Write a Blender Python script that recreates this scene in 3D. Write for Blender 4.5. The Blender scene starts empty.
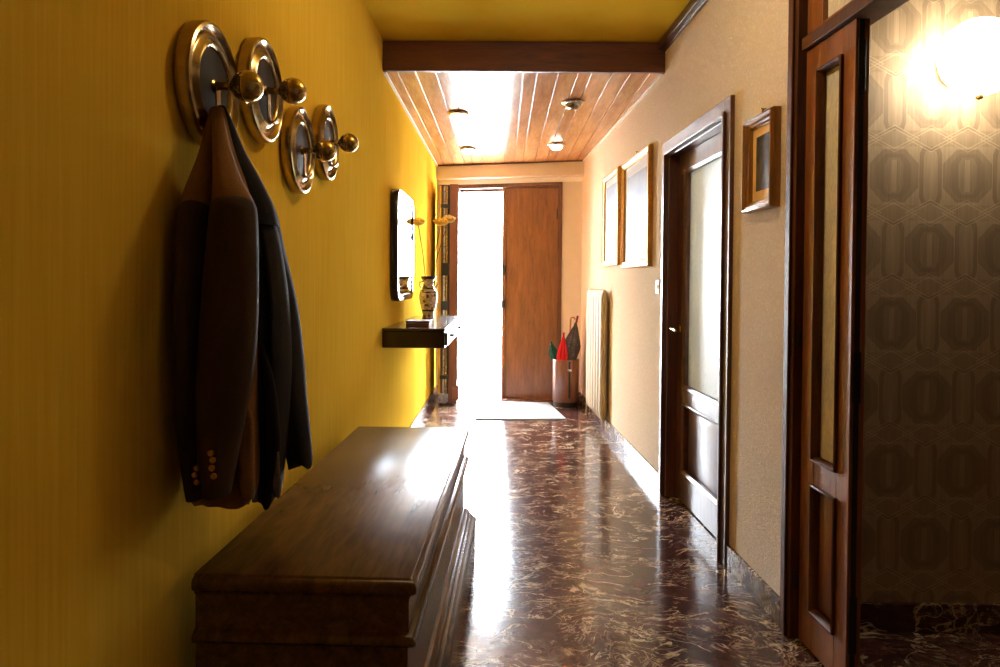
import bpy, bmesh, math, random
from mathutils import Vector, Matrix
random.seed(7)
S = bpy.context.scene
COL = S.collection
PI = math.pi

# ------------------------------------------------------------------ place dimensions (metres)
EYE = 1.265
FOC, TILT, ROLL, SHY, YAW = 689.79, 0.0153, 0.0084, -40.547, -0.0039
XL = -0.7416                       # plane of the yellow wall
XR, KR = 1.1548, -0.043            # plane of the stucco wall: x = XR + KR*y
RA = math.atan(0.043)              # its heading
EA = math.atan(-0.245)             # heading of the skewed entrance wall
EY = 7.563
HW = 2.5515                        # timber ceiling
HY = 2.73                          # painted ceiling
HB = 0.102                         # baseboard

# camera axes (x right, y down, z forward) as rows
def cam_rows():
    cy, sy = math.cos(YAW), math.sin(YAW)
    Rz = Matrix(((cy, -sy, 0), (sy, cy, 0), (0, 0, 1)))
    B = Matrix(((1, 0, 0), (0, 0, -1), (0, 1, 0)))
    ct, st = math.cos(TILT), math.sin(TILT)
    Rx = Matrix(((1, 0, 0), (0, ct, -st), (0, st, ct)))
    cr, sr = math.cos(ROLL), math.sin(ROLL)
    Rr = Matrix(((cr, -sr, 0), (sr, cr, 0), (0, 0, 1)))
    return Rr @ Rx @ B @ Rz
CR = cam_rows()
CRT = CR.transposed()
def at(px, py, Y):
    """world point seen at pixel px,py at depth Y (used to take measurements off the photo)"""
    d = CRT @ Vector(((px - 500) / FOC, (py - 333.5 - SHY) / FOC, 1.0))
    return Vector((0, 0, EYE)) + d * (Y / d.y)

# ------------------------------------------------------------------ materials
def lin(c):
    return tuple(((v / 255) / 12.92 if v / 255 <= 0.04045 else ((v / 255 + 0.055) / 1.055) ** 2.4) for v in c) + (1.0,)

class N:
    """small helper to write node maths as expressions"""
    def __init__(s, name):
        s.m = bpy.data.materials.new(name); s.m.use_nodes = True
        s.t = s.m.node_tree; s.t.nodes.clear()
        s.out = s.t.nodes.new('ShaderNodeOutputMaterial')
        s.bsdf = s.t.nodes.new('ShaderNodeBsdfPrincipled')
        s.t.links.new(s.bsdf.outputs[0], s.out.inputs[0])
        s.tc = s.t.nodes.new('ShaderNodeTexCoord')
    def put(s, inp, v):
        if isinstance(v, X): v = v.s
        if isinstance(v, bpy.types.NodeSocket): s.t.links.new(v, inp)
        else: inp.default_value = v
    def node(s, kind, ins=None, **props):
        n = s.t.nodes.new(kind)
        for k, v in props.items(): setattr(n, k, v)
        for k, v in (ins or {}).items(): s.put(n.inputs[k], v)
        return n
    def coords(s, scale=(1, 1, 1), rot=(0, 0, 0), loc=(0, 0, 0)):
        return s.node('ShaderNodeMapping', {'Vector': s.tc.outputs['Object'], 'Scale': scale, 'Rotation': rot, 'Location': loc}).outputs[0]
    def xyz(s, vec=None):
        n = s.node('ShaderNodeSeparateXYZ', {0: vec if vec is not None else s.tc.outputs['Object']})
        return X(s, n.outputs[0]), X(s, n.outputs[1]), X(s, n.outputs[2])
    def noise(s, vec, scale=5, detail=4, rough=0.5, dist=0):
        n = s.node('ShaderNodeTexNoise', {'Vector': vec, 'Scale': scale, 'Detail': detail, 'Roughness': rough, 'Distortion': dist})
        return X(s, n.outputs[0])
    def ramp(s, fac, stops):
        n = s.node('ShaderNodeValToRGB', {0: fac})
        e = n.color_ramp.elements
        while len(e) < len(stops): e.new(0.5)
        for el, (p, c) in zip(e, stops): el.position = p; el.color = c
        return n.outputs[0]
    def mix(s, fac, a, b):
        n = s.node('ShaderNodeMix', data_type='RGBA')
        s.put(n.inputs[0], fac); s.put(n.inputs[6], a); s.put(n.inputs[7], b)
        return n.outputs[2]
    def bump(s, h, strength=0.2, dist=0.01):
        n = s.node('ShaderNodeBump', {'Height': h, 'Strength': strength, 'Distance': dist})
        s.put(s.bsdf.inputs['Normal'], n.outputs[0])
    def set(s, **kw):
        for k, v in kw.items(): s.put(s.bsdf.inputs[k.replace('_', ' ')], v)
        return s.m

class X:
    def __init__(s, n, sock): s.n = n; s.s = sock
    def op(s, o, b=None, c=None):
        ins = {0: s}
        if b is not None: ins[1] = b
        if c is not None: ins[2] = c
        return X(s.n, s.n.node('ShaderNodeMath', ins, operation=o).outputs[0])
    def __add__(s, b): return s.op('ADD', b)
    def __sub__(s, b): return s.op('SUBTRACT', b)
    def __mul__(s, b): return s.op('MULTIPLY', b)
    def __truediv__(s, b): return s.op('DIVIDE', b)
    def abs(s): return s.op('ABSOLUTE')
    def lt(s, b): return s.op('LESS_THAN', b)
    def gt(s, b): return s.op('GREATER_THAN', b)
    def max(s, b): return s.op('MAXIMUM', b)
    def min(s, b): return s.op('MINIMUM', b)
    def ss(s, a, b):     # smoothstep 0..1 between a and b
        n = s.n.node('ShaderNodeMapRange', {'Value': s, 'From Min': a, 'From Max': b}, interpolation_type='SMOOTHSTEP')
        return X(s.n, n.outputs[0])

def plain(name, rgb, rough=0.5, metal=0.0, spec=0.5, coat=0.0, var=0.06, scale=30, bump=0.0):
    n = N(name)
    f = n.noise(n.coords(), scale, 4)
    c = lin(rgb)
    lo = tuple(v * (1 - var * 2) for v in c[:3]) + (1,)
    hi = tuple(min(1, v * (1 + var * 2)) for v in c[:3]) + (1,)
    col = n.ramp(f, [(0.3, lo), (0.7, hi)])
    if bump: n.bump(f, bump, 0.005)
    return n.set(Base_Color=col, Roughness=rough, Metallic=metal, Specular_IOR_Level=spec, Coat_Weight=coat, Coat_Roughness=0.1)

def wood(name, dark, light, axis='z', rough=0.3, coat=0.0, grain=1.0, coat_rough=0.08, per_island=False, spec=0.5):
    n = N(name)
    st = {'x': (0.12, 1, 1), 'y': (1, 0.12, 1), 'z': (1, 1, 0.12)}[axis]
    st = tuple(v * 16 * grain for v in st)
    v = n.coords(scale=st)
    if per_island:
        g = n.node('ShaderNodeNewGeometry')
        r = X(n, g.outputs['Random Per Island'])
        off = n.node('ShaderNodeCombineXYZ', {0: r * 37.0, 1: r * 11.0, 2: r * 23.0})
        v = n.node('ShaderNodeVectorMath', {0: v, 1: off.outputs[0]}, operation='ADD').outputs[0]
    a = n.noise(v, 1.0, 6, 0.6, 0.6)
    b = n.noise(v, 5.0, 3, 0.5)
    f = a * 0.7 + b * 0.3
    if per_island: f = f + (r - 0.5) * 0.22
    col = n.ramp(f, [(0.32, lin(dark)), (0.68, lin(light))])
    n.bump(b, 0.05, 0.003)
    return n.set(Base_Color=col, Roughness=rough, Coat_Weight=coat, Coat_Roughness=coat_rough, Specular_IOR_Level=spec)

def metal(name, rgb, rough=0.3, var=0.08, m=1.0):
    n = N(name)
    f = n.noise(n.coords(), 45, 5, 0.6)
    c = lin(rgb)
    col = n.ramp(f, [(0.3, tuple(v * (1 - var * 2.5) for v in c[:3]) + (1,)), (0.7, c)])
    return n.set(Base_Color=col, Roughness=(f * 0.12 + (rough - 0.06)), Metallic=m)

M = {}
def mats():
    # yellow brushed wall covering
    n = N('yellow wall covering')
    st = n.noise(n.coords(scale=(1, 90, 2.5)), 1.0, 4, 0.6)
    bl = n.noise(n.coords(), 1.6, 3)
    f = st * 0.6 + bl * 0.4
    n.bump(st, 0.12, 0.004)
    M['yellow'] = n.set(Base_Color=n.ramp(f, [(0.3, lin((207, 164, 42))), (0.7, lin((226, 187, 70)))]), Roughness=0.9, Specular_IOR_Level=0.0)
    n = N('yellow ceiling paint')
    f = n.noise(n.coords(), 3, 3)
    M['yellow_ceiling'] = n.set(Base_Color=n.ramp(f, [(0.3, lin((200, 164, 44))), (0.7, lin((210, 174, 56)))]), Roughness=0.9, Specular_IOR_Level=0.0)
    # stucco
    n = N('cream stucco')
    a = n.noise(n.coords(), 95, 4, 0.6, 1.2)
    b = n.noise(n.coords(), 30, 3, 0.5, 1.5)
    h = a.ss(0.42, 0.7) * 0.7 + b * 0.3
    n.bump(h, 0.45, 0.006)
    M['stucco'] = n.set(Base_Color=n.ramp(h, [(0.2, lin((216, 198, 172))), (0.8, lin((234, 219, 197)))]), Roughness=0.9, Specular_IOR_Level=0.0)
    M['cream'] = plain('cream paint', (212, 198, 178), 0.7, var=0.02, scale=6)
    M['white_paint'] = plain('white paint', (235, 228, 215), 0.5, var=0.01)
    # marble
    def marble(name, rough, bright=1.0):
        n = N(name)
        base = n.coords()
        w = n.node('ShaderNodeTexNoise', {'Vector': base, 'Scale': 2.2, 'Detail': 3.0})
        sub = n.node('ShaderNodeVectorMath', {0: w.outputs['Color'], 1: (0.5, 0.5, 0.5)}, operation='SUBTRACT')
        wv = n.node('ShaderNodeVectorMath', {0: sub.outputs[0], 1: (0.44, 0.44, 0.44)}, operation='MULTIPLY')
        p = n.node('ShaderNodeVectorMath', {0: base, 1: wv.outputs[0]}, operation='ADD').outputs[0]
        pm = n.node('ShaderNodeMapping', {'Vector': p, 'Rotation': (0.3, 0.2, -0.5), 'Scale': (1.0, 2.6, 1.6)}).outputs[0]
        n1 = n.noise(pm, 2.8, 6, 0.58, 0.7)
        v1 = ((n1 - 0.5).abs() * -1.0 + 1.0).ss(0.984, 0.997)
        n2 = n.noise(pm, 5.6, 6, 0.58, 0.6)
        v2 = ((n2 - 0.52).abs() * -1.0 + 1.0).ss(0.982, 0.997)
        n3 = n.noise(base, 8.0, 5, 0.55, 0.8)
        v3 = ((n3 - 0.48).abs() * -1.0 + 1.0).ss(0.984, 0.998)
        cl = n.noise(base, 2.2, 5, 0.6)
        brk = n.noise(base, 7.0, 4, 0.6).ss(0.38, 0.56)
        fl = n.noise(pm, 7.5, 10, 0.72).ss(0.6, 0.68)
        vein = (v1 * brk * 0.95).max(v2 * brk * cl.ss(0.36, 0.56) * 0.85).max(fl * cl.ss(0.52, 0.68) * 0.7).max(v3 * cl.ss(0.42, 0.62) * 0.5)
        body = n.ramp(n.noise(pm, 5.0, 8, 0.65), [(0.3, lin((48, 26, 25))), (0.52, lin((76, 47, 44))), (0.75, lin((104, 72, 66)))])
        col = n.mix(vein, body, lin((206, 186, 154)))
        bx, by, _ = n.xyz(base)
        gx = ((bx / 0.6 + 50.13).op('FRACT') - 0.5).abs(); gy = ((by / 0.6 + 50.4).op('FRACT') - 0.5).abs()
        joint = gx.max(gy).gt(0.4982)
        col = n.mix(joint * 0.5, col, lin((30, 20, 17)))
        r2 = n.noise(base, 14, 3) * 0.06 + (rough - 0.03)
        return n.set(Base_Color=col, Roughness=r2, Specular_IOR_Level=0.55)
    M['marble'] = marble('polished red marble', 0.14)
    M['marble_base'] = marble('marble baseboard', 0.2)
    # woods
    M['door_wood'] = wood('teak door veneer', (94, 58, 32), (134, 88, 52), 'z', 0.42, 0.1, 1.6)
    M['door_brown'] = wood('reddish brown door', (104, 68, 54), (134, 92, 76), 'z', 0.5, 0.0, 1.2, spec=0.2)
    M['dark_wood_z'] = wood('dark mahogany upright', (64, 35, 24), (110, 66, 46), 'z', 0.4, 0.2, 1.2, 0.25)
    M['dark_wood_y'] = wood('dark mahogany level', (64, 35, 24), (110, 66, 46), 'y', 0.4, 0.2, 1.2, 0.25)
    M['jamb_wood'] = wood('brown door frame', (62, 34, 15), (104, 60, 26), 'z', 0.5, 0.0, 1.2, spec=0.2)
    M['beam_wood'] = wood('brown beam veneer', (72, 34, 14), (108, 56, 26), 'x', 0.45, 0.0, 1.2)
    M['leaf_wood'] = wood('warm varnished door wood', (112, 62, 26), (158, 94, 44), 'z', 0.4, 0.15, 1.2)
    M['plank'] = wood('varnished ceiling planks', (160, 108, 66), (208, 154, 104), 'y', 0.2, 0.0, 0.9, 0.16, True, spec=0.25)
    M['chest'] = wood('polished walnut chest', (62, 40, 22), (106, 76, 44), 'y', 0.25, 0.0, 1.6, 0.22, spec=0.36)
    M['console'] = wood('dark lacquered console', (30, 18, 14), (50, 30, 22), 'y', 0.2, 0.3, 1.0)
    M['bronze_wood'] = wood('copper brown veneer', (104, 62, 46), (140, 92, 70), 'z', 0.3, 0.3, 0.8)
    M['stick'] = wood('light wooden stick', (150, 92, 46), (196, 132, 76), 'z', 0.4, 0.1, 1.5)
    # metals
    M['brass'] = metal('antique brass', (188, 156, 88), 0.26, 0.1)
    M['bronze'] = metal('burnished bronze', (176, 154, 112), 0.22, 0.1)
    M['dark_plate'] = plain('dark brown enamel', (40, 31, 25), 0.5, 0.0, 0.2, var=0.1)
    M['gold'] = metal('gilt frame', (206, 158, 78), 0.34, 0.14, 0.75)
    M['gold_dark'] = wood('bronzed frame wood', (104, 66, 24), (164, 112, 48), 'z', 0.34, 0.3, 2.2)
    M['steel'] = metal('brushed steel', (196, 196, 200), 0.28)
    M['gunmetal'] = metal('dark gunmetal', (70, 70, 76), 0.35)
    M['chrome'] = metal('lamp chrome', (206, 196, 176), 0.18)
    M['black'] = plain('black rubber', (22, 21, 22), 0.5)
    M['white_plastic'] = plain('ivory plastic', (234, 224, 200), 0.35, var=0.01)
    M['radiator'] = plain('cream radiator enamel', (178, 162, 132), 0.5, spec=0.2, var=0.02)
    # fabrics
    def cloth(name, a, b, scale=260, sheen=0.03):
        n = N(name)
        f = n.noise(n.coords(scale=(1, 1, 1)), scale, 3, 0.7)
        g = n.noise(n.coords(), 9, 3)
        n.bump(f, 0.25, 0.003)
        return n.set(Base_Color=n.ramp(f * 0.6 + g * 0.4, [(0.35, lin(a)), (0.65, lin(b))]), Roughness=0.9, Sheen_Weight=sheen, Specular_IOR_Level=0.15)
    M['brown_cloth'] = cloth('brown wool', (104, 70, 32), (132, 92, 44))
    M['brown_shaded'] = cloth('shaded brown wool', (52, 37, 20), (70, 51, 28))  # same wool as the shoulders, with the sleeves' shade put into the colour
    M['navy_cloth'] = cloth('charcoal wool', (24, 22, 23), (40, 36, 37))
    M['lining'] = cloth('grey satin lining', (86, 80, 80), (112, 106, 106), 80)
    M['red_cloth'] = cloth('red nylon', (168, 22, 28), (196, 36, 40), 120)
    M['green_cloth'] = cloth('green nylon', (28, 70, 60), (40, 92, 78), 120)
    M['grey_cloth'] = cloth('dark patterned nylon', (52, 46, 48), (96, 88, 90), 60)
    M['black_cloth'] = cloth('black nylon', (28, 24, 26), (44, 38, 40), 120)
    M['mat'] = cloth('pale doormat pile', (136, 146, 154), (164, 172, 178), 200)
    M['petal'] = cloth('yellow dried petals', (240, 178, 40), (252, 208, 92), 180)
    M['petal_pale'] = cloth('straw dried petals', (214, 186, 110), (232, 208, 140), 180)
    M['stem'] = plain('dry flower stem', (86, 74, 40), 0.7)
    M['leather'] = plain('red brown leather', (120, 44, 52), 0.4)
    # vase glaze with painted bands and medallions
    n = N('painted vase glaze')
    x, y, z = n.xyz()
    vor = n.node('ShaderNodeTexVoronoi', {'Vector': n.coords(), 'Scale': 26.0}, feature='F1')
    d = X(n, vor.outputs['Distance'])
    pat = n.noise(n.coords(), 70, 4, 0.6, 1.0)
    base = n.ramp(pat, [(0.38, lin((120, 84, 50))), (0.5, lin((214, 190, 146))), (0.7, lin((226, 206, 170)))])
    col = n.mix(d.lt(0.32), base, n.ramp(pat, [(0.4, lin((48, 34, 40))), (0.62, lin((170, 92, 44)))]))
    band = ((z - 0.06).abs().lt(0.006)).max((z - 0.235).abs().lt(0.007)).max((z - 0.205).abs().lt(0.004)).max((z - 0.322).abs().lt(0.012))
    col = n.mix(band, col, lin((44, 32, 40)))
    M['vase'] = n.set(Base_Color=col, Roughness=0.2, Coat_Weight=0.4)
    # wallpaper: alternating rows of dark ovals and capsules, zigzag lines between
    n = N('patterned wallpaper')
    x, y, z = n.xyz()
    P, R = 0.266, 0.269
    row = ((z - 1.665) / R + 0.5).op('FLOOR')
    v = (((z - 1.665) / R + 0.5) - row - 0.5) * R
    odd = (row * 0.5).op('FRACT') * 2.0
    uu = (x - 1.418) / P + odd * 0.5
    ur = uu - (uu + 0.5).op('FLOOR')
    u = ur * P
    uc = ((ur + 0.5) - (ur + 0.5 + 0.5).op('FLOOR')) * P
    wob = n.noise(n.coords(), 60, 3) * 0.012 - 0.006
    def octo(u_, v_, a, b, k):
        au, av = u_.abs(), v_.abs()
        return ((au / a).max(av / b)).max((au / a + av / b) / k) + wob * 4.0
    o = octo(u, v, 0.089, 0.096, 1.45)
    o2 = octo(u, v, 0.062, 0.08, 1.5)
    o3 = octo(u, v, 0.034, 0.066, 1.6)
    core = octo(u, v, 0.009, 0.058, 1.9)
    c1 = octo(uc, v, 0.041, 0.106, 1.75)
    c2 = octo(uc, v, 0.026, 0.09, 1.75)
    c3 = octo(uc, v, 0.008, 0.088, 1.8)
    dark = o.lt(1.0) * 0.62
    dark = dark + o2.lt(1.0) * 0.2 - o3.lt(1.0) * 0.3
    dark = dark.max(c1.lt(1.0) * 0.7 - c2.lt(1.0) * 0.5)
    dark = dark - core.lt(1.0) * 0.5 - c3.lt(1.0) * 0.3
    tri = (ur.abs() - 0.25) * 4.0
    va = v.abs()
    edge = (va * -1.0) + R / 2
    sgn = v.op('SIGN')
    hv = tri * sgn
    zone = va.gt(0.106) * 0.33
    dark = dark.max(zone)
    def line(off, amp):
        return ((edge - (tri * amp + off)).abs()).lt(0.0016)
    ln = line(0.0, 0.036).max(line(0.012, 0.036)).max(line(0.0, -0.036)).max(line(0.012, -0.036) * 0.6)
    f = n.noise(n.coords(scale=(60, 1, 3)), 3.0, 3)
    bg = n.ramp(f, [(0.3, lin((156, 136, 110))), (0.7, lin((172, 152, 124)))])
    col = n.mix(dark.max(0.0) * 0.72, bg, lin((104, 89, 72)))
    col = n.mix(ln * 0.55, col, lin((206, 186, 152)))
    M['paper'] = n.set(Base_Color=col, Roughness=0.5, Specular_IOR_Level=0.4)
    # textured glass
    def pebble(name, rgb, trans, sc, rough=0.3, bmp=0.5, lo=0.72, sp=0.5):
        n = N(name)
        a = n.noise(n.coords(scale=(1, 1, 0.35)), sc, 4, 0.6, 0.8)
        n.bump(a, bmp, 0.003)
        c = lin(rgb)
        col = n.ramp(a, [(0.35, tuple(q * lo for q in c[:3]) + (1,)), (0.62, c)])
        return n.set(Base_Color=col, Roughness=rough, Transmission_Weight=trans, IOR=1.45, Specular_IOR_Level=sp)
    M['glass_white'] = pebble('frosted pale glass', (236, 242, 238), 0.55, 120, 0.5, 0.5, 0.84, 0.3)
    M['glass_amber'] = pebble('hammered amber glass', (250, 244, 228), 0.08, 90, 0.45, 0.5, 0.78, 0.3)
    n = N('mirror silvering'); f = n.noise(n.coords(), 3, 2)
    M['mirror'] = n.set(Base_Color=n.ramp(f, [(0.3, (0.86, 0.87, 0.88, 1)), (0.7, (0.9, 0.9, 0.9, 1))]), Metallic=1.0, Roughness=0.03)
    # prints
    def art(name, stops, sc, axis=2, rough=0.15):
        n = N(name)
        x, y, z = n.xyz()
        f = n.noise(n.coords(), sc, 6, 0.6) * 0.6 + (z * 1.2 + 0.2)
        return n.set(Base_Color=n.ramp(f, stops), Roughness=0.5, Specular_IOR_Level=0.12)
    M['print_blue'] = art('pale blue print', [(0.2, lin((92, 100, 122))), (0.5, lin((62, 74, 106))), (0.8, lin((110, 112, 118)))], 6)
    M['print_grey'] = art('pale grey print', [(0.2, lin((116, 118, 126))), (0.5, lin((84, 92, 116))), (0.8, lin((124, 124, 126)))], 5)
    M['print_dark'] = art('small dark landscape', [(0.1, lin((150, 112, 50))), (0.3, lin((104, 88, 60))), (0.6, lin((58, 62, 70))), (0.9, lin((72, 70, 74)))], 18)
    M['matboard'] = plain('cream mat board', (186, 180, 168), 0.7, var=0.01)
    M['matboard_warm'] = plain('buff mat board', (238, 200, 132), 0.7, var=0.03)
    M['paper_box'] = plain('brown card', (110, 72, 42), 0.6)
    # lamps
    def glow(name, rgb, e):
        n = N(name)
        f = n.noise(n.coords(), 3, 2)
        return n.set(Base_Color=n.ramp(f, [(0, (0.8, 0.8, 0.8, 1)), (1, (0.9, 0.9, 0.9, 1))]), Emission_Color=rgb, Emission_Strength=e, Roughness=0.2)
    M['globe'] = glow('lit opal globe', (1.0, 0.85, 0.64, 1), 17.0)
    M['bulb_on'] = glow('lit reflector bulb', (1.0, 0.84, 0.62, 1), 12.0)
    M['bulb_off'] = metal('unlit reflector bulb', (150, 140, 124), 0.22)
    M['paving'] = plain('pale outdoor paving', (226, 224, 218), 0.7, var=0.03, scale=4)
    M['shell'] = plain('plain plaster', (128, 106, 78), 0.8, var=0.02)
mats()

# ------------------------------------------------------------------ mesh helpers
class MB:
    def __init__(s): s.bm = bmesh.new()
    def quad(s, vs):
        try: return s.bm.faces.new(vs)
        except ValueError: return None
    def box(s, x0, x1, y0, y1, z0, z1, mat=None):
        c = [(x, y, z) for z in (z0, z1) for y in (y0, y1) for x in (x0, x1)]
        v = [s.bm.verts.new(mat @ Vector(p) if mat else p) for p in c]
        for f in ((0, 2, 3, 1), (4, 5, 7, 6), (0, 1, 5, 4), (2, 6, 7, 3), (0, 4, 6, 2), (1, 3, 7, 5)):
            s.quad([v[i] for i in f])
        return s
    def loft(s, rings, cap=True, closed=True):
        R = [[s.bm.verts.new(p) for p in r] for r in rings]
        n = len(R[0])
        for a, b in zip(R, R[1:]):
            for i in range(n if closed else n - 1):
                j = (i + 1) % n
                s.quad([a[i], a[j], b[j], b[i]])
        if cap:
            s.quad(R[0][::-1]); s.quad(R[-1])
        return s
    def rects(s, levels):
        """stack of rectangles (z, x0, x1, y0, y1) closed into one moulded solid"""
        return s.loft([[(x0, y0, z), (x1, y0, z), (x1, y1, z), (x0, y1, z)] for z, x0, x1, y0, y1 in levels])
    def lathe(s, prof, seg=32, origin=(0, 0, 0), axis='z', cap=True):
        o = Vector(origin)
        def P(r, h, a):
            c, d = r * math.cos(a), r * math.sin(a)
            return o + Vector({'z': (c, d, h), 'x': (h, c, d), 'y': (d, h, c)}[axis])
        return s.loft([[P(max(r, 1e-4), h, 2 * PI * i / seg) for i in range(seg)] for r, h in prof], cap)
    def tube(s, pts, rad, seg=10):
        pts = [Vector(p) for p in pts]
        rings = []
        up = Vector((0.137, 0.211, 0.968))
        for i, p in enumerate(pts):
            t = (pts[min(i + 1, len(pts) - 1)] - pts[max(i - 1, 0)]).normalized()
            a = t.cross(up)
            if a.length < 0.05: a = t.cross(Vector((1, 0, 0)))
            a.normalize(); b = t.cross(a)
            r = rad[i] if isinstance(rad, (list, tuple)) else rad
            rings.append([p + (a * math.cos(2 * PI * k / seg) + b * math.sin(2 * PI * k / seg)) * r for k in range(seg)])
        return s.loft(rings)
    def ball(s, c, r, seg=24, sq=(1, 1, 1)):
        c = Vector(c)
        rings = []
        m = seg // 2
        for i in range(m + 1):
            th = PI * i / m
            rr = max(math.sin(th), 1e-3)
            rings.append([c + Vector((r * sq[0] * rr * math.cos(2 * PI * k / seg), r * sq[1] * rr * math.sin(2 * PI * k / seg), -r * sq[2] * math.cos(th))) for k in range(seg)])
        return s.loft(rings)
    def frame(s, y0, y1, z0, z1, prof, nx=-1):
        """mitred rectangular frame in the y-z plane; prof = (inset from the outer edge, height off the wall)"""
        loops = []
        for d, h in prof:
            loops.append([s.bm.verts.new((nx * h, y, z)) for y, z in ((y0 + d, z0 + d), (y1 - d, z0 + d), (y1 - d, z1 - d), (y0 + d, z1 - d))])
        k = len(loops)
        for i in range(k):
            a, b = loops[i], loops[(i + 1) % k]
            for j in range(4):
                q = (j + 1) % 4
                s.quad([a[j], a[q], b[q], b[j]])
        return s
    def build(s, name, mat, parent=None, bevel=0.0, smooth=40, loc=None, rotz=None, subsurf=0, label=None):
        bmesh.ops.recalc_face_normals(s.bm, faces=s.bm.faces)
        me = bpy.data.meshes.new(name)
        s.bm.to_mesh(me); s.bm.free()
        o = bpy.data.objects.new(name, me); COL.objects.link(o)
        me.materials.append(mat if not isinstance(mat, str) else M[mat])
        if smooth:
            me.polygons.foreach_set('use_smooth', [True] * len(me.polygons))
            me.set_sharp_from_angle(angle=math.radians(smooth))
        if bevel:
            b = o.modifiers.new('Bevel', 'BEVEL'); b.width = bevel; b.segments = 2; b.limit_method = 'ANGLE'; b.angle_limit = math.radians(50)
            b.harden_normals = True
        if subsurf:
            m = o.modifiers.new('Subdivision', 'SUBSURF'); m.levels = m.render_levels = subsurf
        if parent is not None: o.parent = parent
        if loc is not None: o.location = loc
        if rotz is not None: o.rotation_euler = (0, 0, rotz)
        if label: o['label'] = label
        return o

def tag(o, label, cat, group=None, kind=None):
    o['label'] = label; o['category'] = cat
    if group: o['group'] = group
    if kind: o['kind'] = kind
    return o
def thing(name, label, cat, loc=(0, 0, 0), rotz=0, group=None, kind=None):
    o = bpy.data.objects.new(name, None); COL.objects.link(o)
    o.empty_display_size = 0.1
    o.location = loc; o.rotation_euler = (0, 0, rotz)
    return tag(o, label, cat, group, kind)
def struct(o, label, cat): return tag(o, label, cat, kind='structure')
def rw(y): return (XR + KR * y, y, 0.0)
RWL = dict(loc=(XR, 0, 0), rotz=RA)             # frame of the stucco wall: +x into the wall, +y along it
def ew(u, v=0.0, z=0.0):
    c, s = math.cos(EA), math.sin(EA)
    return Vector((u * c - v * s, EY + u * s + v * c, z))
EWL = dict(loc=(0, EY, 0), rotz=EA)             # frame of the entrance wall: +y outwards

# ------------------------------------------------------------------ the room
m = MB(); m.box(-1.0, 3.5, -2.7, 7.9, -0.12, 0.0)
struct(m.build('floor', 'marble', smooth=0), 'polished dark red marble floor with cream veins running down the hallway', 'floor')

m = MB(); m.box(XL - 0.15, XL, -2.7, 8.0, 0, 2.95)
struct(m.build('wall_left', 'yellow', smooth=0), 'yellow wall carrying the coat hooks, mirror and shelf', 'wall')

def boxes(spec):
    m = MB()
    for b in spec: m.box(*b)
    return m
D1 = (3.15, 4.105, 2.03)                         # interior door opening
D2 = (1.25, 2.533, 2.62)                         # near glazed opening
struct(boxes([(0, 0.14, -2.7, D2[0], 0, 2.95), (0, 0.14, D2[0], D2[1], D2[2], 2.95), (0, 0.14, D2[1], D1[0], 0, 2.95),
              (0, 0.14, D1[0], D1[1], D1[2], 2.95), (0, 0.14, D1[1], 7.55, 0, 2.95)]).build('wall_right', 'stucco', smooth=0, **RWL),
       'rough cream stucco wall with pictures, radiator and doors', 'wall')
# entrance wall
struct(boxes([(-0.85, -0.555, 0, 0.25, 0, 2.95), (-0.555, 0.65, 0, 0.25, 2.345, 2.95), (0.65, 1.2, 0, 0.25, 0, 2.95)]).build('wall_end', 'cream', smooth=0, **EWL),
       'cream wall around the entrance door at the end of the hall', 'wall')
struct(boxes([(-0.85, 1.1, -0.115, 0.0, 2.398, 2.538)]).build('beam_entrance', 'cream', bevel=0.004, **EWL),
       'cream lintel beam across the hall above the entrance', 'beam')
struct(boxes([(-0.85, 1.1, -0.125, 0.0, 2.538, 2.556)]).build('trim_1', 'dark_wood_y', **EWL), 'thin dark wooden strip between cream lintel and plank ceiling', 'trim')
struct(boxes([(XL - 0.1, 1.4, -2.8, -2.68, 0, 2.95)]).build('wall_back', 'shell', smooth=0), 'plain plaster wall closing the hall', 'wall')
struct(boxes([(-0.76, 0.86, -0.012, 0.0, 2.346, 2.397)]).build('trim_8', 'white_paint', **EWL), 'white strip of wall between lintel beam and entrance door frame', 'trim')
# ceilings
struct(boxes([(XL - 0.1, 3.6, -2.8, 4.26, HY, HY + 0.12)]).build('ceiling', 'yellow_ceiling', smooth=0), 'yellow painted ceiling over the near half of the hall', 'ceiling')
m = MB()
x = XL; k = 0
ws = [0.085, 0.11, 0.125, 0.085, 0.12, 0.125, 0.085, 0.12, 0.085, 0.13, 0.12, 0.085, 0.125, 0.11, 0.12, 0.09, 0.12, 0.1, 0.1]
for w in ws:
    m.box(-w / 2 + 0.003, w / 2 - 0.003, 4.235, 7.75, 0, 0.018, Matrix.Translation((x + w / 2, 0, HW + 0.001)) @ Matrix.Rotation(math.radians(random.uniform(-0.8, 0.8)), 4, 'Y')); x += w
struct(m.build('ceiling_planks', 'plank', bevel=0.002), 'glossy honey wood plank ceiling with round spotlights', 'ceiling')
struct(boxes([(XL - 0.1, 1.4, 4.235, 8.1, HW + 0.018, HW + 0.2)]).build('ceiling_backing', 'dark_wood_y', smooth=0), 'dark backing seen in the joints of the ceiling planks', 'ceiling')
struct(boxes([(XL, 1.0, 4.205, 4.24, HW - 0.006, 2.725)]).build('beam_timber', 'beam_wood', bevel=0.003), 'brown wooden beam across the ceiling before the planks', 'beam')
struct(boxes([(XL, XL + 0.018, 4.24, 7.7, HW - 0.014, HW)]).build('trim_2', 'white_paint', bevel=0.003), 'thin white strip along plank ceiling above yellow wall', 'trim')
struct(boxes([(-0.018, 0.0, 4.24, 7.3, HW - 0.014, HW)]).build('trim_3', 'white_paint', bevel=0.003, **RWL), 'thin white strip along plank ceiling above stucco wall', 'trim')
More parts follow.
